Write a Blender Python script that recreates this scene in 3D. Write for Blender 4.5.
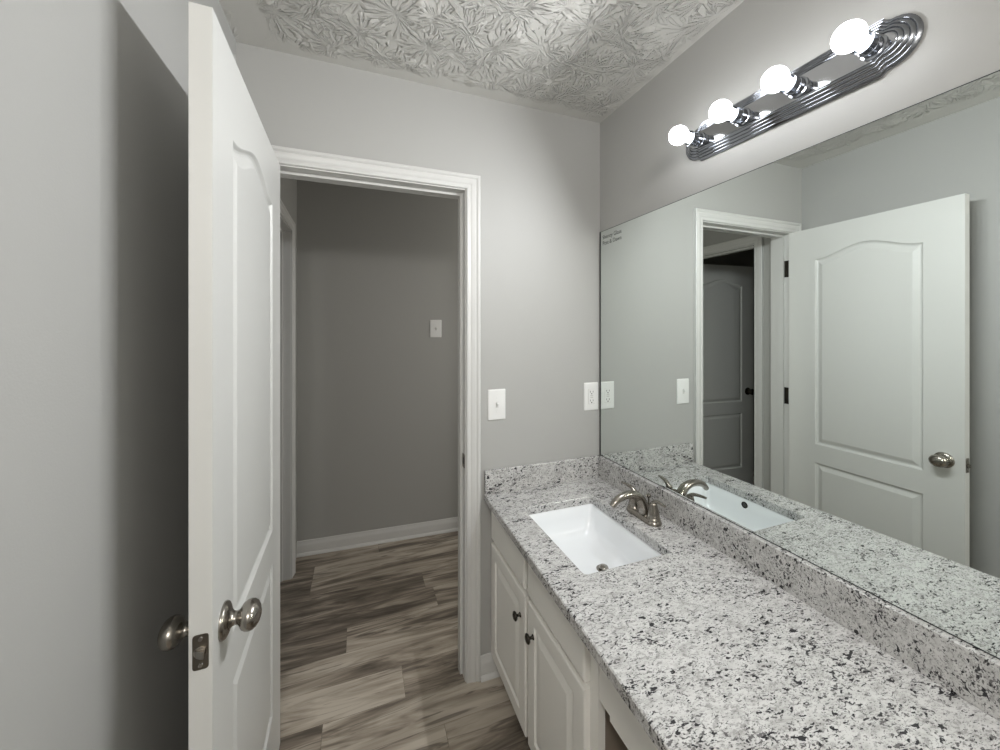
import bpy, bmesh, math, random
from mathutils import Vector, Matrix
random.seed(7)
for o in list(bpy.data.objects): bpy.data.objects.remove(o)
sc = bpy.context.scene
C = sc.collection
PI = math.pi
H = 1.459            # camera height
# ---------------------------------------------------------------- camera, world, exposure
cam = bpy.data.cameras.new('camera'); co = bpy.data.objects.new('camera', cam); C.objects.link(co)
co.location = (0, 0, H); co.rotation_euler = (PI/2, 0, -math.radians(20.4))
cam.sensor_fit = 'HORIZONTAL'; cam.sensor_width = 36; cam.lens = 36*382/1000
cam.shift_x = 0; cam.shift_y = -(375-330.8)/1000
cam.clip_start = 0.01
sc.camera = co
w = bpy.data.worlds.new('world'); sc.world = w; w.use_nodes = True
w.node_tree.nodes['Background'].inputs[0].default_value = (1, 1, 1, 1)
w.node_tree.nodes['Background'].inputs[1].default_value = 0.0
sc.view_settings.view_transform = 'Standard'; sc.view_settings.look = 'None'
sc.view_settings.exposure = 0.08; sc.view_settings.gamma = 1; sc.view_settings.use_curve_mapping = False
sc.cycles.max_bounces = 16; sc.cycles.diffuse_bounces = 8; sc.cycles.glossy_bounces = 8
sc.cycles.blur_glossy = 0.4; sc.cycles.sample_clamp_indirect = 30
BULB = 40.0         # emission strength of the vanity bulbs (front of the globe)
THROW_DIP = 29
THROW = 4.3          # added disc lamp before each bulb, tipped down off the ceiling, watts
def lamp(name, loc, watts, radius, col):
    l = bpy.data.lights.new(name, 'POINT'); l.energy = watts; l.shadow_soft_size = radius; l.color = col
    o = bpy.data.objects.new(name, l); C.objects.link(o); o.location = loc
lamp('fill_lamp_behind', (-0.15, -1.0, 2.15), 46, 0.12, (1.0, 0.97, 0.93))   # added fill lamp, unseen behind the camera
lamp('hall_fill_lamp', (1.75, 2.1, 1.55), 19, 0.12, (1.0, 0.97, 0.92))                  # unseen fill lamp, added to lift the hall walls
# ---------------------------------------------------------------- main dimensions
D = 1.537; XR = 1.079; XL = -0.389; HC = 2.446; YB = -1.6
DW = D+0.12          # hall side of the doorway wall
XH = -0.371; YH = 2.765; XHR = 2.2
XM = 1.073
JL, JR, JT = -0.299, 0.417, 2.043
CTZ = 0.772
SK = 0.005            # the vanity wall runs slightly out of square
def xr(y): return XR+SK*(D-y)

# ---------------------------------------------------------------- materials
def newmat(name):
    m = bpy.data.materials.new(name); m.use_nodes = True
    nt = m.node_tree; b = nt.nodes['Principled BSDF']
    return m, nt, b
def N(nt, t, **kw):
    n = nt.nodes.new(t)
    for k, v in kw.items():
        if k in n.inputs.keys() if hasattr(n.inputs, 'keys') else False: n.inputs[k].default_value = v
        else: setattr(n, k, v)
    return n
def math_(nt, op, a, b=None, c=None):
    n = nt.nodes.new('ShaderNodeMath'); n.operation = op
    for i, v in enumerate((a, b, c)):
        if v is None: continue
        if isinstance(v, (int, float)): n.inputs[i].default_value = v
        else: nt.links.new(v, n.inputs[i])
    return n.outputs[0]
def ramp(nt, fac, pts):
    n = nt.nodes.new('ShaderNodeValToRGB'); cr = n.color_ramp
    while len(cr.elements) < len(pts): cr.elements.new(0.5)
    for e, (p, c) in zip(cr.elements, pts):
        e.position = p; e.color = (c, c, c, 1) if isinstance(c, (int, float)) else (*c, 1)
    nt.links.new(fac, n.inputs[0]); return n.outputs[0]
def mixc(nt, fac, a, b):
    n = nt.nodes.new('ShaderNodeMix'); n.data_type = 'RGBA'
    for s, v in ((0, fac), (6, a), (7, b)):
        if isinstance(v, (int, float)): n.inputs[s].default_value = v
        elif isinstance(v, tuple): n.inputs[s].default_value = (*v, 1)
        else: nt.links.new(v, n.inputs[s])
    return n.outputs[2]
def coords(nt, scale=(1, 1, 1), rot=(0, 0, 0), world=True):
    if world:
        g = nt.nodes.new('ShaderNodeNewGeometry').outputs['Position']
    else:
        g = nt.nodes.new('ShaderNodeTexCoord').outputs['Object']
    m = nt.nodes.new('ShaderNodeMapping'); m.inputs['Scale'].default_value = scale; m.inputs['Rotation'].default_value = rot
    nt.links.new(g, m.inputs['Vector']); return m.outputs[0]
def noise(nt, vec, scale, detail=3, rough=0.5, dist=0.0, out='Fac'):
    n = nt.nodes.new('ShaderNodeTexNoise'); n.inputs['Scale'].default_value = scale; n.inputs['Detail'].default_value = detail
    n.inputs['Roughness'].default_value = rough; n.inputs['Distortion'].default_value = dist
    nt.links.new(vec, n.inputs['Vector']); return n.outputs[out]
def bump(nt, b, height, strength, distance):
    n = nt.nodes.new('ShaderNodeBump'); n.inputs['Strength'].default_value = strength; n.inputs['Distance'].default_value = distance
    nt.links.new(height, n.inputs['Height']); nt.links.new(n.outputs[0], b.inputs['Normal'])
def paint(name, col, rough=0.5, tex=300, bs=0.06, spec=0.5):
    m, nt, b = newmat(name)
    b.inputs['Base Color'].default_value = (*col, 1); b.inputs['Roughness'].default_value = rough
    b.inputs['Specular IOR Level'].default_value = spec
    if bs:
        v = coords(nt); bump(nt, b, noise(nt, v, tex, 2), bs, 0.002)
    return m
def metal(name, col, rough=0.25, brushed=False):
    m, nt, b = newmat(name)
    b.inputs['Base Color'].default_value = (*col, 1); b.inputs['Metallic'].default_value = 1; b.inputs['Roughness'].default_value = rough
    if brushed:
        v = coords(nt, (1, 1, 12)); f = noise(nt, v, 220, 2)
        nt.links.new(math_(nt, 'MULTIPLY_ADD', f, 0.06, rough-0.03), b.inputs['Roughness'])
    return m
M = {}
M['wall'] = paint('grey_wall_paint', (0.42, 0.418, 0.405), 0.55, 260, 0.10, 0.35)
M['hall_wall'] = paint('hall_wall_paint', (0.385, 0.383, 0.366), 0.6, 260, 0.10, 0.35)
M['trim'] = paint('white_trim_paint', (0.61, 0.607, 0.592), 0.35, 90, 0.03)
M['door'] = paint('white_door_paint', (0.66, 0.66, 0.64), 0.4, 160, 0.04)
M['cabinet'] = paint('cabinet_paint', (0.80, 0.785, 0.745), 0.4, 120, 0.03)
M['plate'] = paint('white_plastic', (0.80, 0.80, 0.79), 0.3, 100, 0)
M['slot'] = paint('slot_dark', (0.03, 0.03, 0.03), 0.6, 100, 0)
M['toggle_grey'] = paint('toggle_plastic', (0.62, 0.62, 0.60), 0.35, 100, 0)
M['porcelain'] = paint('white_porcelain', (0.82, 0.84, 0.86), 0.12, 100, 0)
M['raw_wood'] = paint('unfinished_panel', (0.20, 0.165, 0.13), 0.7, 60, 0.1)
M['nickel'] = metal('brushed_nickel', (0.34, 0.315, 0.28), 0.22, True)
M['knob'] = metal('satin_nickel_knob', (0.36, 0.335, 0.30), 0.24)
M['bronze'] = metal('dark_bronze', (0.075, 0.068, 0.06), 0.2)
M['latch'] = metal('latch_bronze', (0.17, 0.15, 0.125), 0.35)
M['chrome'] = metal('polished_chrome', (0.33, 0.345, 0.375), 0.07)
M['chromeflat'] = metal('chrome_face_plate', (0.46, 0.465, 0.48), 0.09)
M['backing'] = paint('mirror_edge_backing', (0.03, 0.035, 0.035), 0.4, 100, 0)
M['ink'] = paint('etched_mark', (0.07, 0.075, 0.075), 0.6, 100, 0)
m, nt, b = newmat('mirror_silver')
b.inputs['Base Color'].default_value = (0.80, 0.845, 0.82, 1); b.inputs['Metallic'].default_value = 1; b.inputs['Roughness'].default_value = 0.0
M['mirror'] = m
m, nt, b = newmat('lit_bulb_glass')
b.inputs['Base Color'].default_value = (0.9, 0.9, 0.9, 1); b.inputs['Emission Color'].default_value = (0.96, 0.98, 1.0, 1)
gn = nt.nodes.new('ShaderNodeNewGeometry'); sx_ = nt.nodes.new('ShaderNodeSeparateXYZ'); nt.links.new(gn.outputs['Normal'], sx_.inputs[0])
# glow set by facing: strongest to the front and the wall, weak at the sides
ef = ramp(nt, math_(nt, 'MULTIPLY_ADD', sx_.outputs[0], -0.5, 0.5), [(0.0, 0.6), (0.3, 0.42), (0.5, 0.18), (0.72, 0.3), (0.95, 0.6)])
nt.links.new(math_(nt, 'MULTIPLY', ef, BULB), b.inputs['Emission Strength'])
M['bulb'] = m

# ceiling: stomped crow's-foot plaster
m, nt, b = newmat('stomped_ceiling')
b.inputs['Base Color'].default_value = (0.61, 0.60, 0.57, 1); b.inputs['Roughness'].default_value = 0.8
b.inputs['Specular IOR Level'].default_value = 0.25
pos = nt.nodes.new('ShaderNodeNewGeometry').outputs['Position']
flat = nt.nodes.new('ShaderNodeVectorMath'); flat.operation = 'MULTIPLY'; flat.inputs[1].default_value = (1, 1, 0); nt.links.new(pos, flat.inputs[0])
def stomp(scale, off, seed):
    v0 = nt.nodes.new('ShaderNodeVectorMath'); v0.operation = 'ADD'; v0.inputs[1].default_value = off; nt.links.new(flat.outputs[0], v0.inputs[0])
    vo = nt.nodes.new('ShaderNodeTexVoronoi'); vo.voronoi_dimensions = '2D'; vo.inputs['Scale'].default_value = scale; vo.inputs['Randomness'].default_value = 0.85
    nt.links.new(v0.outputs[0], vo.inputs['Vector'])
    d = nt.nodes.new('ShaderNodeVectorMath'); d.operation = 'SUBTRACT'; nt.links.new(v0.outputs[0], d.inputs[0])
    nt.links.new(vo.outputs['Position'], d.inputs[1])
    wob = noise(nt, flat.outputs[0], 22, 2, 0.5, 0, 'Color')
    wv = nt.nodes.new('ShaderNodeVectorMath'); wv.operation = 'MULTIPLY_ADD'; nt.links.new(wob, wv.inputs[0]); wv.inputs[1].default_value = (0.02,)*3; wv.inputs[2].default_value = (-0.01,)*3
    d2 = nt.nodes.new('ShaderNodeVectorMath'); d2.operation = 'ADD'; nt.links.new(d.outputs[0], d2.inputs[0]); nt.links.new(wv.outputs[0], d2.inputs[1])
    sp = nt.nodes.new('ShaderNodeSeparateXYZ'); nt.links.new(d2.outputs[0], sp.inputs[0])
    ang = math_(nt, 'ARCTAN2', sp.outputs[1], sp.outputs[0])
    ln = nt.nodes.new('ShaderNodeVectorMath'); ln.operation = 'LENGTH'; nt.links.new(d.outputs[0], ln.inputs[0]); r = ln.outputs['Value']
    cx = nt.nodes.new('ShaderNodeCombineXYZ')
    ca = math_(nt, 'COSINE', ang); sa = math_(nt, 'SINE', ang)
    nt.links.new(math_(nt, 'MULTIPLY', ca, 6.0), cx.inputs[0]); nt.links.new(math_(nt, 'MULTIPLY', sa, 6.0), cx.inputs[1])
    cs = nt.nodes.new('ShaderNodeSeparateColor'); nt.links.new(vo.outputs['Color'], cs.inputs[0])
    nt.links.new(math_(nt, 'ADD', math_(nt, 'MULTIPLY', r, 13.0), math_(nt, 'MULTIPLY', cs.outputs[0], 60)), cx.inputs[2])
    st = noise(nt, cx.outputs[0], 1.2, 0.0, 0.5, 0.0)
    ridge = ramp(nt, st, [(0.50, 0.0), (0.57, 0.85), (0.64, 1.0)])
    R = 1.0/scale
    ring = math_(nt, 'MULTIPLY', ramp(nt, math_(nt, 'MULTIPLY', r, scale), [(0.06, 0.1), (0.18, 1.0), (0.52, 0.9), (0.72, 0.0)]),
                 ramp(nt, cs.outputs[1], [(0.05, 0.45), (0.3, 1.0)]))
    return math_(nt, 'MULTIPLY', ridge, ring)
a = stomp(5.6, (0.31, 0.12, 0), 1); c2 = stomp(7.0, (3.17, 7.43, 0), 2)
h = math_(nt, 'MAXIMUM', a, c2)
h = math_(nt, 'MULTIPLY', h, ramp(nt, noise(nt, flat.outputs[0], 7, 2), [(0.34, 0.35), (0.50, 1.0)]))
# the plasterer stopped short of the walls
sp = nt.nodes.new('ShaderNodeSeparateXYZ'); nt.links.new(pos, sp.inputs[0])
ed = math_(nt, 'MINIMUM', math_(nt, 'SUBTRACT', D, sp.outputs[1]), math_(nt, 'SUBTRACT', sp.outputs[0], XL+0.05))
ed = math_(nt, 'ABSOLUTE', math_(nt, 'MINIMUM', ed, math_(nt, 'SUBTRACT', XR+0.03, sp.outputs[0])))
ed = math_(nt, 'ADD', ed, math_(nt, 'MULTIPLY_ADD', noise(nt, flat.outputs[0], 9, 2), 0.12, -0.06))
h = math_(nt, 'MULTIPLY', h, ramp(nt, ed, [(0.045, 0.0), (0.085, 1.0)]))
h = math_(nt, 'MULTIPLY_ADD', noise(nt, flat.outputs[0], 70, 3), 0.06, h)
bump(nt, b, h, 1.0, 0.012)
M['ceiling'] = m

# granite
m, nt, b = newmat('white_granite')
b.inputs['Roughness'].default_value = 0.16
v = coords(nt, (1.0, 2.1, 1.5), (0.5, 0.2, math.radians(38)))
wv = noise(nt, v, 40, 3, 0.6, 0, 'Color')
dv = nt.nodes.new('ShaderNodeVectorMath'); dv.operation = 'MULTIPLY_ADD'; nt.links.new(wv, dv.inputs[0]); dv.inputs[1].default_value = (0.03,)*3; nt.links.new(v, dv.inputs[2])
dv = dv.outputs[0]
n1 = noise(nt, v, 26, 5, 0.62, 0.5)
base = ramp(nt, n1, [(0.30, (0.37, 0.36, 0.35)), (0.42, (0.49, 0.485, 0.475)), (0.58, (0.585, 0.58, 0.57))])
n2 = noise(nt, dv, 75, 3, 0.62, 0.3)                                   # grey wisps
base = mixc(nt, ramp(nt, n2, [(0.54, 0.0), (0.60, 0.60), (0.70, 0.8)]), base, (0.27, 0.262, 0.257))
n5 = noise(nt, v, 170, 2, 0.6)                                          # fine pepper
base = mixc(nt, ramp(nt, n5, [(0.58, 0.0), (0.64, 0.6)]), base, (0.16, 0.155, 0.155))
cl_ = math_(nt, 'MULTIPLY_ADD', noise(nt, v, 11, 2, 0.5), 0.34, -0.17)   # crystals gather in drifts
def dark(scale, lo, amount, col):
    global base
    n_ = math_(nt, 'ADD', noise(nt, dv, scale, 1.5, 0.5, 0.0), cl_)
    base = mixc(nt, ramp(nt, n_, [(lo, 0.0), (lo+0.035, amount)]), base, col)
dark(120, 0.605, 0.85, (0.075, 0.07, 0.072))
dark(66, 0.635, 0.97, (0.022, 0.021, 0.024))
nt.links.new(base, b.inputs['Base Color'])
M['granite'] = m

# plank floor (per-plank random value in a colour attribute)
m, nt, b = newmat('vinyl_plank_floor')
b.inputs['Roughness'].default_value = 0.42
at = nt.nodes.new('ShaderNodeAttribute'); at.attribute_name = 'plank'
cs = nt.nodes.new('ShaderNodeSeparateColor'); nt.links.new(at.outputs['Color'], cs.inputs[0])
pos = nt.nodes.new('ShaderNodeNewGeometry').outputs['Position']
def pv(sx, sy, k):
    cx = nt.nodes.new('ShaderNodeCombineXYZ'); nt.links.new(math_(nt, 'MULTIPLY', cs.outputs[0], 37.0*k), cx.inputs[2])
    nt.links.new(math_(nt, 'MULTIPLY', cs.outputs[1], 11.0*k), cx.inputs[0])
    mp = nt.nodes.new('ShaderNodeMapping'); mp.inputs['Scale'].default_value = (sx, sy, 1); nt.links.new(pos, mp.inputs[0])
    ad = nt.nodes.new('ShaderNodeVectorMath'); ad.operation = 'ADD'; nt.links.new(mp.outputs[0], ad.inputs[0]); nt.links.new(cx.outputs[0], ad.inputs[1]); return ad.outputs[0]
g1 = noise(nt, pv(1.6, 13, 1), 1.0, 4, 0.6, 1.2)
g2 = noise(nt, pv(6, 120, 2), 1.0, 3, 0.6, 0.5)
g3 = noise(nt, pv(2.6, 26, 3), 1.0, 3, 0.55, 1.6)
t = math_(nt, 'ADD', math_(nt, 'MULTIPLY_ADD', g1, 1.15, -0.19), math_(nt, 'MULTIPLY', cs.outputs[2], 0.30))
t = math_(nt, 'ADD', t, math_(nt, 'MULTIPLY_ADD', g2, 0.16, -0.08))
colf = ramp(nt, t, [(0.32, (0.105, 0.087, 0.070)), (0.45, (0.205, 0.172, 0.138)), (0.58, (0.36, 0.31, 0.252)), (0.74, (0.53, 0.475, 0.40))])
colf = mixc(nt, ramp(nt, g3, [(0.57, 0.0), (0.66, 0.6), (0.72, 0.7)]), colf, (0.070, 0.056, 0.046))
nt.links.new(colf, b.inputs['Base Color'])
bump(nt, b, g2, 0.12, 0.001)
M['floor'] = m

# ---------------------------------------------------------------- geometry helpers
def wloc(o):
    v = Vector((0, 0, 0))
    while o: v += o.location; o = o.parent
    return v
def obj(name, bm, mat, parent=None, local=False, smooth=False, bevel=0):
    if parent is not None and not local:
        bmesh.ops.translate(bm, vec=-wloc(parent), verts=bm.verts)
    bmesh.ops.recalc_face_normals(bm, faces=bm.faces)
    me = bpy.data.meshes.new(name); bm.to_mesh(me); bm.free()
    o = bpy.data.objects.new(name, me); C.objects.link(o)
    me.materials.append(mat)
    if parent is not None: o.parent = parent
    if smooth:
        me.polygons.foreach_set('use_smooth', [True]*len(me.polygons))
        me.set_sharp_from_angle(angle=math.radians(smooth if smooth is not True else 40))
    if bevel:
        bv = o.modifiers.new('bevel', 'BEVEL'); bv.width = bevel; bv.segments = 2; bv.limit_method = 'ANGLE'
    return o
def tag(o, label, cat, group=None):
    o['label'] = label; o['category'] = cat
    if group: o['group'] = group
    return o
def thing(name, label, cat, loc):
    o = bpy.data.objects.new(name, None); C.objects.link(o); o.location = loc; o.empty_display_size = 0.05
    return tag(o, label, cat)
def struct(o): o['kind'] = 'structure'; return o
def box(bm, x0, x1, y0, y1, z0, z1):
    vs = [bm.verts.new((x, y, z)) for x in (x0, x1) for y in (y0, y1) for z in (z0, z1)]
    for f in ((0, 1, 3, 2), (4, 6, 7, 5), (0, 4, 5, 1), (2, 3, 7, 6), (0, 2, 6, 4), (1, 5, 7, 3)):
        bm.faces.new([vs[i] for i in f])
def boxes(*bs):
    bm = bmesh.new()
    for q in bs: box(bm, *q)
    return bm
def loft(bm, rings, closed=True, cap0=False, cap1=False):
    vr = [[bm.verts.new(p) for p in r] for r in rings]
    n = len(rings[0])
    for a, b in zip(vr, vr[1:]):
        for i in range(n if closed else n-1):
            j = (i+1) % n
            try: bm.faces.new((a[i], a[j], b[j], b[i]))
            except ValueError: pass
    if cap0: bm.faces.new(vr[0])
    if cap1: bm.faces.new(vr[-1])
    return vr
def lathe(bm, prof, origin, axis, n=32, sx=1.0, sy=1.0, up=Vector((0, 0, 1))):
    """prof: (radius, distance along axis)"""
    ax = Vector(axis).normalized()
    u = up - ax*up.dot(ax)
    if u.length < 1e-4: u = Vector((1, 0, 0)) - ax*ax.x
    u.normalize(); v = ax.cross(u); o = Vector(origin)
    rings = []
    for r, hh in prof:
        rings.append([o+ax*hh+u*(r*sx*math.cos(2*PI*i/n))+v*(r*sy*math.sin(2*PI*i/n)) for i in range(n)])
    loft(bm, rings, True, prof[0][0] > 1e-6, prof[-1][0] > 1e-6)
    bmesh.ops.remove_doubles(bm, verts=bm.verts, dist=1e-6)
def catmull(pts, k=8):
    P = [Vector(p) for p in pts]; P = [2*P[0]-P[1]]+P+[2*P[-1]-P[-2]]; out = []
    for i in range(1, len(P)-2):
        for s in range(k):
            t = s/k; a, b, c, d = P[i-1:i+3]
            out.append(0.5*((2*b)+(c-a)*t+(2*a-5*b+4*c-d)*t*t+(3*b-a-3*c+d)*t**3))
    out.append(P[-2]); return out
def tube(bm, path, radii, n=16, flat=1.0, up=Vector((0, 0, 1))):
    """sweep; radii per point; flat scales the section along its second axis"""
    rings = []; prev = None
    for i, p in enumerate(path):
        t = (path[min(i+1, len(path)-1)]-path[max(i-1, 0)]).normalized()
        side = prev if prev is not None else t.cross(up if abs(t.dot(up)) < 0.95 else Vector((1, 0, 0)))
        side = (side - t*side.dot(t)).normalized(); prev = side
        nn = side.cross(t)
        r = radii[i] if not isinstance(radii, (int, float)) else radii
        rings.append([p+side*(r*math.cos(2*PI*k/n))+nn*(r*flat*math.sin(2*PI*k/n)) for k in range(n)])
    loft(bm, rings, True, True, True)
def lerp_list(vals, m):
    out = []
    for i in range(m):
        t = i/(m-1)*(len(vals)-1); k = min(int(t), len(vals)-2); out.append(vals[k]+(vals[k+1]-vals[k])*(t-k))
    return out
def rrect(x0, x1, y0, y1, r, n=6):
    out = []
    for cx, cy, a0 in ((x1-r, y1-r, 0), (x0+r, y1-r, 90), (x0+r, y0+r, 180), (x1-r, y0+r, 270)):
        for i in range(n+1):
            a = math.radians(a0+90*i/n); out.append((cx+r*math.cos(a), cy+r*math.sin(a)))
    return out

# ---------------------------------------------------------------- room shell
T = 0.12
struct(obj('wall_left', boxes((XL-T, XL, YB-T, DW, 0, HC+0.1)), M['wall']))
bm = boxes((0, T, YB-T, DW, 0, HC+0.1))
for v in bm.verts: v.co.x += xr(v.co.y)
struct(obj('wall_right', bm, M['wall']))
struct(obj('wall_back', boxes((XL, XR+0.02, YB-T, YB, 0, HC+0.1)), M['wall']))
struct(obj('wall_far', boxes((XL, JL-0.018, D, DW, 0, HC+0.1), (JR+0.018, XR, D, DW, 0, HC+0.1), (JL-0.018, JR+0.018, D, DW, JT+0.018, HC+0.1)), M['wall']))
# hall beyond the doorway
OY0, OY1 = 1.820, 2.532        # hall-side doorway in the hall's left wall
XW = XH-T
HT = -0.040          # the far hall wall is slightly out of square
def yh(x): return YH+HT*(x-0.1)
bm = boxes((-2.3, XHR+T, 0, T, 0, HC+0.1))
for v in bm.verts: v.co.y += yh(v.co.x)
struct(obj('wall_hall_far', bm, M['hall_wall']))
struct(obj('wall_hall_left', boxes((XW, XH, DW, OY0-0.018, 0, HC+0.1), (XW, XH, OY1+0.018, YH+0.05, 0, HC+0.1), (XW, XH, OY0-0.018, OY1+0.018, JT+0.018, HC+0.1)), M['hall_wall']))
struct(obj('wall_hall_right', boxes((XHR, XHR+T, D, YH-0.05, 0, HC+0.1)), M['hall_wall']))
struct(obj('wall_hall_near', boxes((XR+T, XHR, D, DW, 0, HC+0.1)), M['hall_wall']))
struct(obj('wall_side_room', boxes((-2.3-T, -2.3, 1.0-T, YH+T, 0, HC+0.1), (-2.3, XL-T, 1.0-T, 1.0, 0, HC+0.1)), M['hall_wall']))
cb = boxes((-2.3, XHR, 1.0, YH+0.1, HC, HC+0.1), (XL, XR+0.02, YB, 1.0, HC, HC+0.1))
struct(obj('ceiling', cb, M['ceiling']))
# floor: planks in rows along x, thin dark joints
bm = bmesh.new(); cl = bm.loops.layers.float_color.new('plank')
pitch = 0.1545; ends = {5: -0.25, 4: -0.25+0.61, 2: -0.05, 3: 0.40, 0: 0.178, -1: -0.122, 6: -0.25, 1: -0.55, -2: 0.30, -3: -0.02}
tone = {(-1, 0): .30, (-1, 1): .92, (0, 0): .95, (0, 1): .35, (1, 0): .62, (2, 0): .28, (2, 1): .62, (3, 0): .42, (3, 1): .40, (4, 0): .25, (5, 0): .35, (5, 1): .50, (-2, 0): .85, (-2, 1): .5}
rnd = random.Random(5)
for k in range(-21, 8):
    y0 = 1.706+(k-1)*pitch+pitch; y1 = y0+pitch
    y0, y1 = 1.556+k*pitch, 1.556+(k+1)*pitch
    if y1 > YH+0.1: y1 = YH+0.1
    if y0 >= YH+0.1: continue
    e = ends.get(k, rnd.uniform(-0.6, 0.6)); L = 1.22
    j = -3
    x = e+j*L
    while x < XHR:
        xa, xb = max(x, -2.3), min(x+L, XHR)
        if y1 <= 1.0: xa, xb = max(xa, XL), min(xb, XR+0.02)
        if xb-xa > 0.01:
            g = 0.0006
            vs = [bm.verts.new(p) for p in ((xa+g, y0+g, 0), (xb-g, y0+g, 0), (xb-g, y1-g, 0), (xa+g, y1-g, 0))]
            f = bm.faces.new(vs); cc = (rnd.random(), rnd.random(), tone.get((k, j+3-2 if False else (1 if x >= e-1e-6 else 0)), rnd.uniform(.2, .8)), 1)
            for l in f.loops: l[cl] = cc
        x += L; j += 1
box(bm, -2.3, XHR, YB, YH+0.1, -0.05, -0.0008)
for f in bm.faces:
    if len(f.verts) == 4 and f.calc_center_median().z < -0.0005:
        for l in f.loops: l[cl] = (0, 0, 0, 1)
fo = struct(obj('floor', bm, M['floor']))
bpy.context.view_layer.update()

# ---------------------------------------------------------------- trim
CAS = [(0.000, 0.0), (0.000, 0.008), (0.003, 0.010), (0.012, 0.0105), (0.016, 0.0095), (0.020, 0.011), (0.026, 0.0135), (0.036, 0.0145), (0.040, 0.013), (0.043, 0.0155), (0.047, 0.018), (0.054, 0.018), (0.057, 0.0155), (0.057, 0.0)]
def casing(name, a0, a1, zt, P, mat, reveal=0.005):
    """P(a, z, w): a along the wall, z up, w out of the wall"""
    bm = bmesh.new()
    cols = []
    for u, w_ in CAS:
        u += reveal
        cols.append([P(a0-u, 0, w_), P(a0-u, zt+u, w_), P(a1+u, zt+u, w_), P(a1+u, 0, w_)])
    vr = [[bm.verts.new(p) for p in c] for c in cols]
    n = len(vr)
    for i in range(n):
        a, b = vr[i], vr[(i+1) % n]
        for k in range(3): bm.faces.new((a[k], a[k+1], b[k+1], b[k]))
    bm.faces.new([c[0] for c in vr]); bm.faces.new([c[3] for c in vr])
    return struct(obj(name, bm, mat, smooth=25))
casing('trim_1', JL, JR, JT, lambda a, z, w_: (a, D-w_, z), M['trim'])
casing('trim_3', JL, JR, JT, lambda a, z, w_: (a, DW+w_, z), M['trim'])
# jamb with stop
jb = boxes((JL-0.018, JL, D, DW, 0, JT), (JR, JR+0.018, D, DW, 0, JT), (JL-0.018, JR+0.018, D, DW, JT, JT+0.018),
           (JL, JL+0.011, D+0.042, D+0.077, 0, JT), (JR-0.011, JR, D+0.042, D+0.077, 0, JT), (JL+0.011, JR-0.011, D+0.042, D+0.077, JT-0.011, JT))
j1 = struct(obj('trim_2', jb, M['trim']))
bm = bmesh.new()
pts = rrect(D+0.004, D+0.038, 0.885, 0.943, 0.006, 3)
loft(bm, [[(JR+0.0002, a, z) for a, z in pts], [(JR-0.0018, a, z) for a, z in pts]], True, True, True)
sp_ = obj('strike_plate', bm, M['latch'], j1)
bm = bmesh.new(); pts = rrect(D+0.013, D+0.029, 0.900, 0.928, 0.003, 3)
loft(bm, [[(JR-0.0017, a, z) for a, z in pts], [(JR-0.0021, a, z) for a, z in pts]], True, True, True)
obj('latch_hole', bm, M['slot'], sp_)
casing('trim_4', OY0, OY1, JT, lambda a, z, w_: (XH+w_, a, z), M['trim'])
struct(obj('trim_5', boxes((XW, XH, OY0-0.018, OY0, 0, JT), (XW, XH, OY1, OY1+0.018, 0, JT), (XW, XH, OY0-0.018, OY1+0.018, JT, JT+0.018),
        (XH-0.077, XH-0.042, OY0, OY0+0.011, 0, JT), (XH-0.077, XH-0.042, OY1-0.011, OY1, 0, JT), (XH-0.077, XH-0.042, OY0+0.011, OY1-0.011, JT-0.011, JT)), M['trim']))
BB = [(0, 0), (0.014, 0), (0.014, 0.060), (0.012, 0.068), (0.007, 0.078), (0.0055, 0.089), (0.003, 0.092), (0, 0.092)]
def baseboard(name, p0, p1, nrm):
    bm = bmesh.new(); p0, p1, nv = Vector(p0), Vector(p1), Vector(nrm)
    loft(bm, [[p+nv*w_+Vector((0, 0, z)) for w_, z in BB] for p in (p0, p1)], True, True, True)
    # shoe moulding
    q = [(0.014, 0), (0.026, 0), (0.0255, 0.005), (0.023, 0.012), (0.018, 0.017), (0.014, 0.018)]
    loft(bm, [[p+nv*w_+Vector((0, 0, z)) for w_, z in q] for p in (p0, p1)], True, True, True)
    return struct(obj(name, bm, M['trim'], smooth=30))
baseboard('baseboard_far', (JR+0.0625, D, 0), (0.640, D, 0), (0, -1, 0))
baseboard('baseboard_left', (XL, YB, 0), (XL, D-0.02, 0), (1, 0, 0))
baseboard('baseboard_hall_far', (XH, yh(XH), 0), (XHR, yh(XHR), 0), (0, -1, 0))
baseboard('baseboard_hall_left', (XH, DW+0.02, 0), (XH, OY0-0.0625, 0), (1, 0, 0))
baseboard('baseboard_hall_near', (JR+0.0625, DW, 0), (XHR, DW, 0), (0, 1, 0))
baseboard('baseboard_back', (XL+0.03, YB, 0), (XR, YB, 0), (0, 1, 0))

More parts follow.
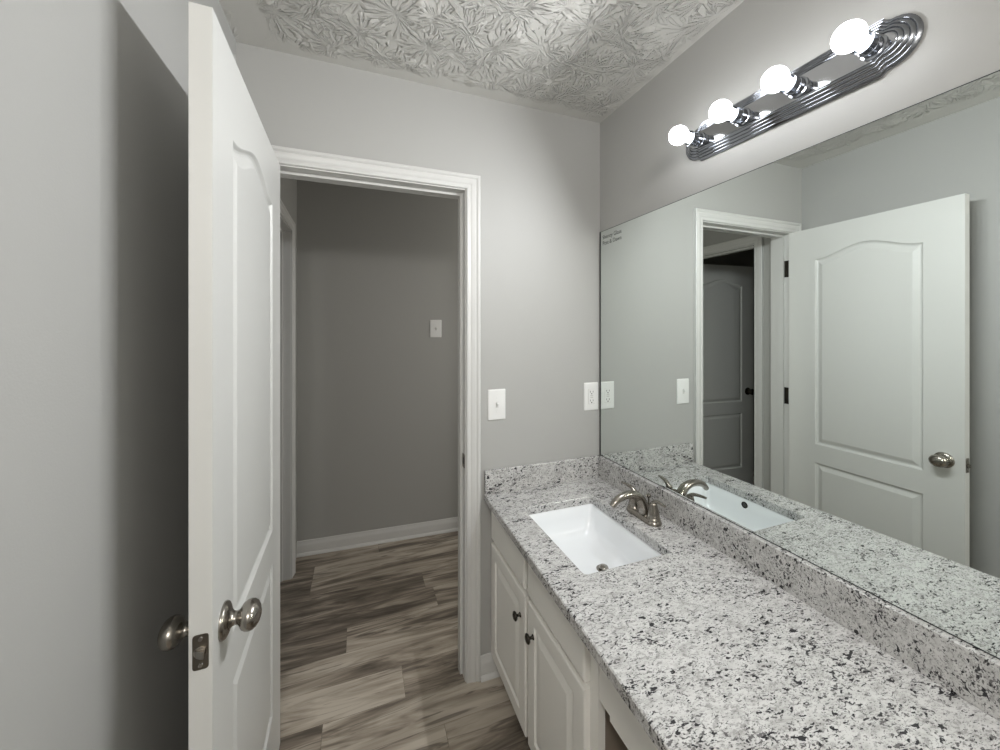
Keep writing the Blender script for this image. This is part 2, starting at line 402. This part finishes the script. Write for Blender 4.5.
# ---------------------------------------------------------------- moulded two-panel doors
def panel_outline(a0, a1, z0, z1, rise, d, n=24):
    """closed loop; a across, z up; arched top when rise > 0"""
    a0, a1, z0 = a0+d, a1-d, z0+d
    pts = [(a0, z0), (a1, z0)]
    mid, half = (a0+a1)/2, (a1-a0)/2
    for i in range(n+1):
        t = 1-2*i/n
        pts.append((mid+half*t, z1-d+rise*(0.5+0.5*math.cos(PI*t))))
    return pts
def door_leaf(W, Ht, Th, st0, st1, panels, z0):
    """leaf in local axes: a in [0,W] along +X, thickness along Y [0,Th]; panels (za, zb, rise)"""
    bm = bmesh.new()
    prof = [(0.0, 0.0), (0.002, 0.0018), (0.006, 0.0075), (0.010, 0.0098), (0.014, 0.0100), (0.018, 0.0090), (0.034, 0.0016), (0.037, 0.0010)]
    for side in (0, 1):
        Y = (lambda dd: dd) if side == 0 else (lambda dd: Th-dd)
        for za, zb, rise in panels:
            rings = [[(a, Y(dd), z) for a, z in panel_outline(st0, W-st1, za, zb, rise, ins)] for ins, dd in prof]
            loft(bm, rings, True, False, True)
        def quad(a0, a1, za, zb): bm.faces.new([bm.verts.new((a, Y(0), z)) for a, z in ((a0, za), (a1, za), (a1, zb), (a0, zb))])
        quad(0, st0, z0, Ht); quad(W-st1, W, z0, Ht)
        prev_top = [(st0, z0), (W-st1, z0)]
        for za, zb, rise in panels:
            quad(st0, W-st1, prev_top[0][1], za)
            top = panel_outline(st0, W-st1, za, zb, rise, 0)[2:]
            prev_top = [(st0, zb), (W-st1, zb)]; last = top
        bm.faces.new([bm.verts.new((a, Y(0), z)) for a, z in last+[(st0, Ht), (W-st1, Ht)]])
    for q in (((0, 0), (0, Th)), ((W, 0), (W, Th))):
        bm.faces.new([bm.verts.new((q[0][0], q[i][1], z)) for i, z in ((0, z0), (1, z0), (1, Ht), (0, Ht))])
    for z in (z0, Ht):
        bm.faces.new([bm.verts.new(p) for p in ((0, 0, z), (W, 0, z), (W, Th, z), (0, Th, z))])
    bmesh.ops.remove_doubles(bm, verts=bm.verts, dist=1e-5)
    return bm
KN = [(0.0, 0.0), (0.033, 0.0), (0.0335, 0.003), (0.031, 0.007), (0.025, 0.010), (0.017, 0.0125), (0.013, 0.016), (0.0115, 0.021), (0.0125, 0.026), (0.017, 0.029), (0.0225, 0.033), (0.0258, 0.039), (0.0268, 0.045), (0.0255, 0.051), (0.0215, 0.0565), (0.0145, 0.061), (0.006, 0.0635), (0.0, 0.064)]
def door_knob(parent, pos, axis, mat, local=True):
    bm = bmesh.new(); lathe(bm, KN[:6]+[(0.0, 0.0126)], pos, axis, 40)
    kn = obj('knob_rosette', bm, mat, parent, local=local, smooth=50)
    bm = bmesh.new(); lathe(bm, [(0.0, 0.011)]+[(r, h_) for r, h_ in KN[5:]], pos, axis, 40, 1.0, 1.12)
    return obj('door_knob', bm, mat, parent, local=local, smooth=60)

# bathroom door, swung open against the left wall
PINY = D-0.008
door = thing('door_1', 'open white two-panel arched bathroom door in front of the grey left wall', 'door', (JL, PINY, 0))
door.rotation_euler = (0, 0, math.radians(1.0)); struct(door)
DWID = 0.7075
leaf = door_leaf(DWID, 2.037, 0.035, 0.148-0.009, 0.128, [(0.235, 0.722, 0.0), (0.826, 1.860, 0.053)], 0.012)
# leaf axes -> door-local: a runs along -y from the pin, thickness along +x
bmesh.ops.transform(leaf, matrix=Matrix(((0, 1, 0, 0.008), (-1, 0, 0, -0.003), (0, 0, 1, 0), (0, 0, 0, 1))), verts=leaf.verts)
obj('door_leaf', leaf, M['door'], door, local=True)
fy = -0.003-DWID
kz = 0.897
door_knob(door, Vector((0.043, fy+0.062, kz)), (1, 0, 0), M['knob'])
door_knob(door, Vector((0.008, fy+0.062, kz)), (-1, 0, 0), M['knob'])
# latch face plate in the free edge
bm = bmesh.new(); pts = rrect(0.0135, 0.0375, kz-0.045, kz+0.020, 0.005, 4)
LZ = kz-0.0065
pts = rrect(0.0135, 0.0375, LZ-0.031, LZ+0.031, 0.005, 4)
loft(bm, [[(a, fy+0.002, z) for a, z in pts], [(a, fy-0.0012, z) for a, z in pts]], True, True, True)
for hz in (0.26, 1.065, 1.835):
    bmh = boxes((JL, JL+0.0025, D+0.001, D+0.0415, hz-0.05, hz+0.05)); obj('hinge_leaf', bmh, M['bronze'], j1)
lp = obj('latch_plate', bm, M['latch'], door, local=True)
bm = bmesh.new()
lathe(bm, [(0.0, 0.0), (0.0105, 0.0), (0.0105, 0.0008), (0.009, 0.001), (0.0, 0.001)], (0.0255, fy-0.0012, LZ), (0, -1, 0), 24)
obj('latch_collar', bm, M['knob'], lp, local=True, smooth=30)
bm = bmesh.new()   # bevelled spring bolt
sec = [(-0.008, 0), (-0.006, 0.004), (0.0, 0.0085), (0.006, 0.0105), (0.008, 0.011), (0.008, 0)]
loft(bm, [[(0.0255+a, fy-0.0018-o_, LZ+z) for a, o_ in sec] for z in (-0.0065, 0.0065)], True, True, True)
obj('latch_bolt', bm, M['knob'], lp, local=True, bevel=0.001)
for dz in (-0.023, 0.023):
    bm = bmesh.new(); lathe(bm, [(0.0, 0), (0.0042, 0.0), (0.0035, 0.0012), (0.0, 0.0015)], (0.0255, fy-0.0012, LZ+dz), (0, -1, 0), 16)
    obj('screw', bm, M['knob'], lp, local=True, smooth=40)
for hz in (0.26, 1.065, 1.835):
    bm = boxes((0.0085, 0.040, -0.0030, -0.0002, hz-0.045, hz+0.045))
    hg = obj('hinge', bm, M['bronze'], door, local=True)
    bm = bmesh.new()
    for k in range(5): lathe(bm, [(0.0, 0), (0.0055, 0.0), (0.0055, 0.0172), (0.0, 0.0172)], (0.002, 0.001, hz-0.044+k*0.0176), (0, 0, 1), 14)
    lathe(bm, [(0.0, 0), (0.0045, 0.0), (0.0035, 0.004), (0.0, 0.005)], (0.002, 0.001, hz+0.044), (0, 0, 1), 14)
    obj('hinge_pin', bm, M['bronze'], hg, local=True, smooth=40)

# hall door, swung into the dark room on the left of the hall (seen in the mirror)
d2 = thing('door_2', 'dim two-panel door standing open beyond the hall, seen in the mirror', 'door', (XW-0.008, OY1, 0)); struct(d2); d2.rotation_euler = (0, 0, math.radians(4))
W2 = 0.715
leaf = door_leaf(W2, 2.037, 0.035, 0.125, 0.125, [(0.235, 0.722, 0.0), (0.826, 1.860, 0.053)], 0.012)
bmesh.ops.transform(leaf, matrix=Matrix(((-1, 0, 0, -0.003), (0, -1, 0, -0.008), (0, 0, 1, 0), (0, 0, 0, 1))), verts=leaf.verts)
obj('door_leaf', leaf, M['door'], d2, local=True)
door_knob(d2, Vector((-0.003-W2+0.062, -0.043, 0.915)), (0, -1, 0), M['bronze'])
for hz in (0.26, 1.065, 1.835):
    bm = bmesh.new(); lathe(bm, [(0.0, 0), (0.0055, 0.0), (0.0055, 0.09), (0.0, 0.09)], (0.0, -0.001, hz-0.045), (0, 0, 1), 14)
    obj('hinge', bm, M['bronze'], d2, local=True, smooth=40)

# ---------------------------------------------------------------- vanity cabinet
CX0, CX1 = 0.547, 1.074          # face frame front, back
CY0, CY1 = 0.785, 1.533          # right end, left end
CZT = CTZ-0.031
cab = thing('vanity_cabinet', 'cream painted vanity cabinet with two panelled doors under the granite top', 'cabinet', ((CX0+CX1)/2, (CY0+CY1)/2, 0))
obj('face_frame', boxes((CX0, CX0+0.019, CY0, CY0+0.040, 0.098, CZT), (CX0, CX0+0.019, CY1-0.022, CY1, 0.098, CZT), (CX0, CX0+0.019, 1.150, 1.186, 0.098, CZT),
    (CX0, CX0+0.019, CY0+0.040, CY1-0.022, CZT-0.045, CZT), (CX0, CX0+0.019, CY0+0.040, CY1-0.022, 0.555, 0.592), (CX0, CX0+0.019, CY0+0.040, CY1-0.022, 0.098, 0.135)), M['cabinet'], cab)
obj('side_panel', boxes((CX0+0.019, CX1, CY0+0.002, CY0+0.016, 0.0, CZT)), M['raw_wood'], cab)
obj('side_panel', boxes((CX0+0.019, CX1, CY1-0.014, CY1, 0.098, CZT)), M['raw_wood'], cab)
obj('bottom_panel', boxes((CX0+0.019, CX1, CY0+0.016, CY1-0.014, 0.100, 0.113)), M['raw_wood'], cab)
obj('toe_kick', boxes((CX0+0.075, CX0+0.090, CY0+0.002, CY1, 0.0, 0.098)), M['cabinet'], cab)
def rect_rings(bm, y0, y1, z0, z1, xf, xb, prof):
    """slab front: prof (inset, depth behind xf)"""
    R = lambda ins, x: [(x, y0+ins, z0+ins), (x, y1-ins, z0+ins), (x, y1-ins, z1-ins), (x, y0+ins, z1-ins)]
    loft(bm, [R(0, xb), R(0, xf+0.004)]+[R(i, xf+d) for i, d in prof], True, True, True)
XF = 0.528
DP = [(0.001, 0.0015), (0.004, 0.0), (0.050, 0.0), (0.053, 0.0035), (0.056, 0.0060), (0.060, 0.0060), (0.064, 0.0050), (0.084, 0.0006), (0.086, 0.0002)]
FP = [(0.001, 0.0025), (0.004, 0.0008), (0.008, 0.0)]
for y0, y1, ky in ((1.177, 1.5305, 1.218), (0.820, 1.158, 1.114)):
    bm = bmesh.new(); rect_rings(bm, y0, y1, 0.088, 0.562, XF, CX0-0.0004, DP)
    dr = obj('door', bm, M['cabinet'], cab)
    bm = bmesh.new()
    lathe(bm, [(0.0, 0), (0.0085, 0.0), (0.008, 0.002), (0.005, 0.005), (0.0045, 0.010), (0.006, 0.013), (0.0125, 0.0155), (0.0155, 0.019), (0.0150, 0.0225), (0.010, 0.0255), (0.0, 0.0265)], (XF, ky, 0.474), (-1, 0, 0), 28)
    obj('knob', bm, M['bronze'], dr, smooth=60)
for y0, y1 in ((1.190, 1.5305), (0.820, 1.160)):
    bm = bmesh.new(); rect_rings(bm, y0, y1, 0.580, 0.718, XF, CX0-0.0004, FP)
    obj('false_drawer_front', bm, M['cabinet'], cab)
# knee-space apron carrying on to the right, with its far end leg panel
YE = -0.40
bm = boxes((CX0+0.001, CX0+0.019, 0.742, CY0-0.0006, 0.565, CZT))
box(bm, CX0+0.001, CX0+0.019, YE+0.02, 0.742, 0.553, CZT)
obj('apron', bm, M['cabinet'], cab)
obj('end_panel', boxes((CX0, CX1, YE, YE+0.019, 0.0, CZT)), M['cabinet'], cab)

# ---------------------------------------------------------------- granite countertop with undermount sink opening
ct = thing('countertop', 'speckled white and black granite countertop with a sink cut-out', 'countertop', (0.78, 0.55, CTZ-0.03))
SX0, SX1, SY0, SY1 = 0.599, 0.911, 0.925, 1.356
FXa, FXb = 0.498, 0.462
e = 0.003
def outer(d): return [(FXb+d, YE-0.02+d), (xr(YE)-0.001-d, YE-0.02+d), (XR-0.002-d, D-0.001-d), (FXa+d, D-0.001-d)]
inner_t = rrect(SX0-e*0.6, SX1+e*0.6, SY0-e*0.6, SY1+e*0.6, 0.014, 6)
inner_m = rrect(SX0, SX1, SY0, SY1, 0.012, 6)
bm = bmesh.new()
zt, zb = CTZ, CTZ-0.030
def ring(pts, z): return [bm.verts.new((x, y, z)) for x, y in pts]
def side(a, b):
    n = len(a)
    for i in range(n): bm.faces.new((a[i], a[(i+1) % n], b[(i+1) % n], b[i]))
o0, o1, o2, o3 = ring(outer(e), zt), ring(outer(0), zt-e), ring(outer(0), zb+e), ring(outer(e), zb)
i0, i1, i3 = ring(inner_t, zt), ring(inner_m, zt-e), ring(inner_m, zb)
side(o0, o1); side(o1, o2); side(o2, o3); side(i0, i1); side(i1, i3)
for oo, ii in ((o0, i0), (o3, i3)):
    es = []
    for L in (oo, ii):
        for i in range(len(L)):
            ed_ = bm.edges.get((L[i], L[(i+1) % len(L)])); es.append(ed_)
    bmesh.ops.triangle_fill(bm, use_beauty=True, use_dissolve=False, edges=es)
obj('slab', bm, M['granite'], ct)
bm = boxes((1.0575, XR-0.0004, YE-0.02, D-0.0008, CTZ+0.0003, 0.870))
for v in bm.verts:
    if v.co.x > 1.07: v.co.x = xr(v.co.y)-0.0004
obj('backsplash', bm, M['granite'], ct, bevel=0.0015)
obj('backsplash', boxes((0.500, 1.0573, D-0.0195, D-0.0006, CTZ+0.0003, 0.870)), M['granite'], ct, bevel=0.002)

# sink bowl
sk = thing('sink', 'rectangular white porcelain sink set under the granite countertop', 'sink', ((SX0+SX1)/2, (SY0+SY1)/2, 0.60))
bm = bmesh.new()
zs = zb-0.0005
def rr(d, z, r, xo=0.0, ys=0.0): return [(x+xo, y, z) for x, y in rrect(SX0+d, SX1-d, SY0+d+ys, SY1-d-ys, r, 8)]
rings = [rr(-0.028, zs-0.012, 0.03), rr(-0.028, zs, 0.03), rr(-0.003, zs, 0.016), rr(0.0005, zs-0.004, 0.016), rr(0.006, zs-0.04, 0.028), rr(0.012, zs-0.080, 0.034, 0, 0.004), rr(0.020, zs-0.102, 0.045, 0, 0.010), rr(0.034, zs-0.113, 0.055, 0.004, 0.02), rr(0.060, zs-0.118, 0.06, 0.010, 0.035)]
dc = (0.816, (SY0+SY1)/2, zs-0.127)
last = rings[-1]
for f_ in (0.6, 0.3):
    rings.append([(dc[0]+(x-dc[0])*f_, dc[1]+(y-dc[1])*f_, z+(dc[2]-z)*(1-f_)) for x, y, z in last])
n = len(last); ring_d = []
for x, y, z in last:
    a = math.atan2(y-dc[1], x-dc[0]); ring_d.append((dc[0]+0.022*math.cos(a), dc[1]+0.022*math.sin(a), dc[2]))
rings.append(ring_d); rings.append([(x, y, z-0.03) for x, y, z in ring_d])
# outer skin
outs = [[(x, y, z) for x, y, z in rr(-0.014, zs-0.012, 0.03)], rr(-0.008, zs-0.085, 0.04), rr(0.02, zs-0.13, 0.06), rr(0.07, zs-0.142, 0.07), [(dc[0]+(x-dc[0])*1.25, dc[1]+(y-dc[1])*1.25, zs-0.157) for x, y, z in ring_d], rings[-1]]
loft(bm, rings, True, False, False); loft(bm, [rings[0]]+outs, True)
bmesh.ops.remove_doubles(bm, verts=bm.verts, dist=1e-6)
obj('basin', bm, M['porcelain'], sk, smooth=50)
bm = bmesh.new(); lathe(bm, [(0.0, -0.004), (0.0250, 0.0005), (0.0255, 0.002), (0.0235, 0.0035), (0.0215, 0.003), (0.0, 0.004)], dc, (0, 0, 1), 36)
dr = obj('drain_flange', bm, M['nickel'], sk, smooth=40)
bm = bmesh.new(); lathe(bm, [(0.0, 0.003), (0.014, 0.0032), (0.0165, 0.007), (0.015, 0.0105), (0.009, 0.0125), (0.0, 0.013)], dc, (0, 0, 1), 32)
obj('drain_stopper', bm, M['nickel'], dr, smooth=50)
bm = bmesh.new(); lathe(bm, [(0.0, 0.0), (0.0135, 0.0), (0.0135, 0.0025), (0.0115, 0.004), (0.0095, 0.003), (0.0, 0.003)], (SX0+0.0035, dc[1]+0.020, 0.717), (1, 0, 0), 28)
ov = obj('overflow_ring', bm, M['bronze'], sk, smooth=40)
bm = bmesh.new(); lathe(bm, [(0.0, 0.0031), (0.0090, 0.0031), (0.0090, 0.0034), (0.0, 0.0034)], (SX0+0.0035, dc[1]+0.020, 0.717), (1, 0, 0), 24)
obj('overflow_hole', bm, M['slot'], ov)

# ---------------------------------------------------------------- faucet
FX, FY = 0.988, 1.137
fa = thing('faucet', 'brushed nickel two-handle faucet with arched spout behind the sink', 'faucet', (FX, FY, CTZ))
Z0 = CTZ+0.0003
def stadium(hl, r, n=12):
    pts = []
    for cy, a0 in ((hl, 0), (-hl, 180)):
        for i in range(n+1):
            a = math.radians(a0+180*i/n); pts.append((r*math.cos(a), cy+r*math.sin(a)))
    return pts
bm = bmesh.new()
loft(bm, [[(FX+x, FY+y, Z0+z) for x, y in stadium(0.0508, r)] for r, z in ((0.0275, 0), (0.0285, 0.003), (0.0275, 0.008), (0.0245, 0.013), (0.0225, 0.0155), (0.0215, 0.0165))], True, True, True)
obj('base_plate', bm, M['nickel'], fa, smooth=50)
path = catmull([(FX, FY, Z0+0.012), (FX-0.004, FY, Z0+0.046), (FX-0.022, FY, Z0+0.076), (FX-0.056, FY, Z0+0.091), (FX-0.094, FY, Z0+0.089), (FX-0.122, FY, Z0+0.077), (FX-0.136, FY, Z0+0.064)], 7)
rad = lerp_list([0.025, 0.0215, 0.0180, 0.0158, 0.0143, 0.0130, 0.0118], len(path))
bm = bmesh.new(); tube(bm, path, rad, 22, 0.9, Vector((0, 0, 1)))
spo = obj('spout', bm, M['nickel'], fa, smooth=50)
tdir = (path[-1]-path[-2]).normalized()
bm = bmesh.new(); lathe(bm, [(0.0, -0.003), (0.0100, -0.003), (0.0104, 0.003), (0.0092, 0.0065), (0.0, 0.006)], path[-1], tdir, 24)
obj('aerator', bm, M['nickel'], spo, smooth=40)
for s in (-1, 1):
    hy = FY+s*0.0508
    bm = bmesh.new()
    lathe(bm, [(0.0, 0.012), (0.0235, 0.012), (0.0235, 0.019), (0.0215, 0.021), (0.0205, 0.030), (0.0180, 0.045), (0.0145, 0.058), (0.0125, 0.067), (0.0115, 0.072), (0.008, 0.0765), (0.0, 0.078)], (FX, hy, Z0), (0, 0, 1), 32)
    hd = obj('handle', bm, M['nickel'], fa, smooth=50)
    lv = catmull([(FX+0.004, hy-s*0.004, Z0+0.070), (FX+0.001, hy+s*0.014, Z0+0.0825), (FX-0.003, hy+s*0.036, Z0+0.087), (FX-0.008, hy+s*0.062, Z0+0.088)], 7)
    bm = bmesh.new(); tube(bm, lv, lerp_list([0.0105, 0.0095, 0.0080, 0.0072, 0.0058], len(lv)), 16, 0.72)
    obj('lever', bm, M['nickel'], hd, smooth=50)
bm = bmesh.new()
lathe(bm, [(0.0, 0.010), (0.0028, 0.010), (0.0028, 0.066), (0.0060, 0.068), (0.0085, 0.073), (0.0072, 0.080), (0.0, 0.083)], (FX+0.024, FY, Z0), (0, 0, 1), 20)
obj('lift_rod', bm, M['nickel'], fa, smooth=50)

# ---------------------------------------------------------------- mirror
mi = thing('mirror', 'large frameless wall mirror above the granite backsplash', 'mirror', (XM+0.0025, D, 0.872)); mi.rotation_euler = (0, 0, 0.0016)
obj('backing', boxes((XM+0.0012, XR+0.0012, YE, D-0.0035, 0.8706, 1.926)), M['backing'], mi)
obj('glass', boxes((XM, XM+0.0011, YE, D-0.0150, 0.8735, 1.9235)), M['mirror'], mi)
def text(s, size, loc, parent, mat, name):
    cu = bpy.data.curves.new(name, 'FONT'); cu.body = s; cu.size = size; cu.extrude = 0.0
    t = bpy.data.objects.new(name, cu); C.objects.link(t); bpy.context.view_layer.update()
    me = bpy.data.meshes.new_from_object(t.evaluated_get(bpy.context.evaluated_depsgraph_get()))
    bpy.data.objects.remove(t)
    # text x -> -y (reads left to right facing the mirror), text y -> z
    me.transform(Matrix(((0, 0, -1, loc[0]), (-1, 0, 0, loc[1]), (0, 1, 0, loc[2]), (0, 0, 0, 1))))
    me.transform(Matrix.Translation(-wloc(parent)))
    o = bpy.data.objects.new(name, me); C.objects.link(o); o.parent = parent; me.materials.clear(); me.materials.append(mat); return o
text('Shenoy Glass', 0.0255, (XM-0.0002, 1.508, 1.886), mi, M['ink'], 'etched_mark')
text('Post & Dawn', 0.0255, (XM-0.0002, 1.508, 1.858), mi, M['ink'], 'etched_mark')

# ---------------------------------------------------------------- vanity light bar
LY, LZ_ = 0.728, 2.085; XF_ = xr(0.728)-0.0012
vl = thing('vanity_light', 'chrome four-bulb vanity light bar on the wall above the mirror', 'light fixture', (XF_, LY, LZ_)); TILT = math.radians(1.4); vl.rotation_euler = (TILT, 0, 0)   # hung a touch out of level
def outline(d, n=18):
    B = 0.0625-d; A = 0.300-d; ys = 0.236-d*0.15; st = 0.010
    half = [(ys, -B), (ys+0.004, -B+st*0.5), (ys+0.012, -B+st)]
    for i in range(1, n):
        a = -PI/2+PI*i/n; half.append((ys+0.012+(A-ys-0.012)*math.cos(a), (B-st)*math.sin(a)))
    half += [(ys+0.012, B-st), (ys+0.004, B-st*0.5), (ys, B)]
    return half+[(-y, -z) for y, z in half]
rings = []
def lr(d, hh): return [(XF_-hh, LY+y, LZ_+z) for y, z in outline(d)]
prof = [(0.0, 0.0004), (0.0, 0.005)]
for k in range(4):
    d0 = k*0.0082; h0 = 0.004+0.0042*k
    prof += [(d0+0.0003, h0+0.0008), (d0+0.0045, h0+0.0050), (d0+0.0052, h0+0.0053), (d0+0.0062, h0+0.0053), (d0+0.0068, h0+0.0050), (d0+0.0080, h0+0.0040)]
prof += [(0.0335, 0.0215), (0.0350, 0.0220)]
bm = bmesh.new(); loft(bm, [lr(d, hh) for d, hh in prof], True, True, False)
obj('stepped_rim', bm, M['chrome'], vl, smooth=45)
bm = bmesh.new(); loft(bm, [lr(0.0350, 0.0205), lr(0.0350, 0.0220)], True, True, True)
obj('face_plate', bm, M['chromeflat'], vl)
for k in range(4):
    by = LY-0.2286+k*0.1524
    bm = bmesh.new()
    lathe(bm, [(0.0, 0.0222), (0.0245, 0.0222), (0.0245, 0.0255), (0.0205, 0.027), (0.0200, 0.042), (0.0212, 0.0425), (0.0212, 0.0445), (0.0200, 0.0450), (0.0215, 0.064), (0.0222, 0.0665), (0.0195, 0.0665), (0.0185, 0.050), (0.0, 0.050)], (XF_, by, LZ_), (-1, 0, 0), 36)
    obj('socket', bm, M['chrome'], vl, smooth=35)
    bm = bmesh.new(); r = 0.0295; cx_ = 0.110
    pr = [(0.0, 0.052), (0.0135, 0.052), (0.0145, 0.064), (0.0155, 0.074), (0.0165, 0.081)]
    a0 = math.asin(0.0195/r)
    for i in range(15):
        a = a0+(PI-a0)*i/14
        pr.append((max(r*math.sin(a), 0.0), cx_-r*math.cos(a)))
    lathe(bm, pr, (XF_, by, LZ_), (-1, 0, 0), 36)
    dl = bpy.data.lights.new('bulb_throw', 'AREA'); dl.shape = 'DISK'; dl.size = 0.05; dl.energy = THROW; dl.color = (0.97, 0.985, 1.0)
    do = bpy.data.objects.new('bulb_throw', dl); C.objects.link(do); do.location = (XF_-cx_-r-0.001, LY+(by-LY)*math.cos(TILT), LZ_+(by-LY)*math.sin(TILT)); do.rotation_euler = (0, math.radians(90-THROW_DIP), 0)
    obj('light_bulb', bm, M['bulb'], vl, smooth=60)

# ---------------------------------------------------------------- switches and outlet (on walls facing -y)
def plate(bm, xc, zc, wd, ht, Y, th=0.0055):
    P = lambda ins, dd: [(x, Y-dd, z) for x, z in rrect(xc-wd/2+ins, xc+wd/2-ins, zc-ht/2+ins, zc+ht/2-ins, 0.003, 3)]
    loft(bm, [P(0, 0.0004), P(0, 0.002), P(0.0015, 0.0045), P(0.004, th), P(0.006, th+0.0003)], True, True, True)
def screw(parent, x, y, z):
    bm = bmesh.new(); lathe(bm, [(0.0, 0.0), (0.0032, 0.0), (0.0028, 0.0009), (0.0, 0.0012)], (x, y, z), (0, -1, 0), 14)
    obj('screw', bm, M['plate'], parent, smooth=40)
def light_switch(label, xc, zc, wd, ht, Y):
    t = thing('light_switch', label, 'switch', (xc, Y, zc-ht/2))
    bm = bmesh.new(); plate(bm, xc, zc, wd, ht, Y); obj('cover_plate', bm, M['plate'], t, smooth=30)
    f = Y-0.0058
    tg = obj('toggle_frame', boxes((xc-0.0055, xc+0.0055, f-0.0012, f, zc-0.0125, zc+0.0125)), M['toggle_grey'], t)
    bm = bmesh.new()
    loft(bm, [[(xc+sx*0.0042, f-0.0008+yo, zc+zo) for sx in (-1, 1) for yo, zo in (((0, -0.006), (0, 0.006)) if sx < 0 else ((0, 0.006), (0, -0.006)))],
              [(xc+sx*0.0034, f-0.0008+yo, zc+zo) for sx in (-1, 1) for yo, zo in (((-0.012, 0.0045), (-0.0105, 0.0105)) if sx < 0 else ((-0.0105, 0.0105), (-0.012, 0.0045)))]], True, True, True)
    obj('toggle', bm, M['plate'], t)
    for s in (-1, 1): screw(t, xc, f, zc+s*0.030)
    return t
light_switch('white toggle light switch on the grey wall between door casing and mirror', 0.556, 1.144, 0.080, 0.130, D)
light_switch('white toggle light switch on the dim far hallway wall', 0.527, 1.4745, 0.082, 0.126, yh(0.527)).rotation_euler = (0, 0, math.atan(HT))
xo, zo = 1.0275, 1.151
ol = thing('outlet', 'white electrical outlet on the grey wall touching the mirror edge', 'outlet', (xo, D, zo-0.065))
bm = bmesh.new(); plate(bm, xo, zo, 0.077, 0.130, D); obj('cover_plate', bm, M['plate'], ol, smooth=30)
f = D-0.0058
obj('insert_gap', boxes((xo-0.0178, xo+0.0178, f-0.0004, f, zo-0.0350, zo+0.0350)), M['toggle_grey'], ol)
ins = obj('receptacle', boxes((xo-0.0166, xo+0.0166, f-0.0022, f-0.0004, zo-0.0336, zo+0.0336)), M['plate'], ol, bevel=0.0006)
g = f-0.0022
for s in (-1, 1):
    zc = zo+s*0.0205
    bm = boxes((xo-0.0085, xo-0.0062, g-0.0003, g, zc-0.0045+0.002, zc+0.0045+0.002), (xo+0.0062, xo+0.0085, g-0.0003, g, zc-0.004+0.002, zc+0.004+0.002))
    lathe(bm, [(0.0, 0.0), (0.0030, 0.0), (0.0030, 0.0003), (0.0, 0.0003)], (xo, g, zc-0.0075), (0, -1, 0), 14)
    obj('slot', bm, M['slot'], ins)
    obj('button', boxes((xo-0.0075, xo+0.0075, g-0.0009, g, zo+s*0.0045-0.003, zo+s*0.0045+0.003)), M['toggle_grey'], ins)
for s in (-1, 1): screw(ol, xo, f, zo+s*0.048)
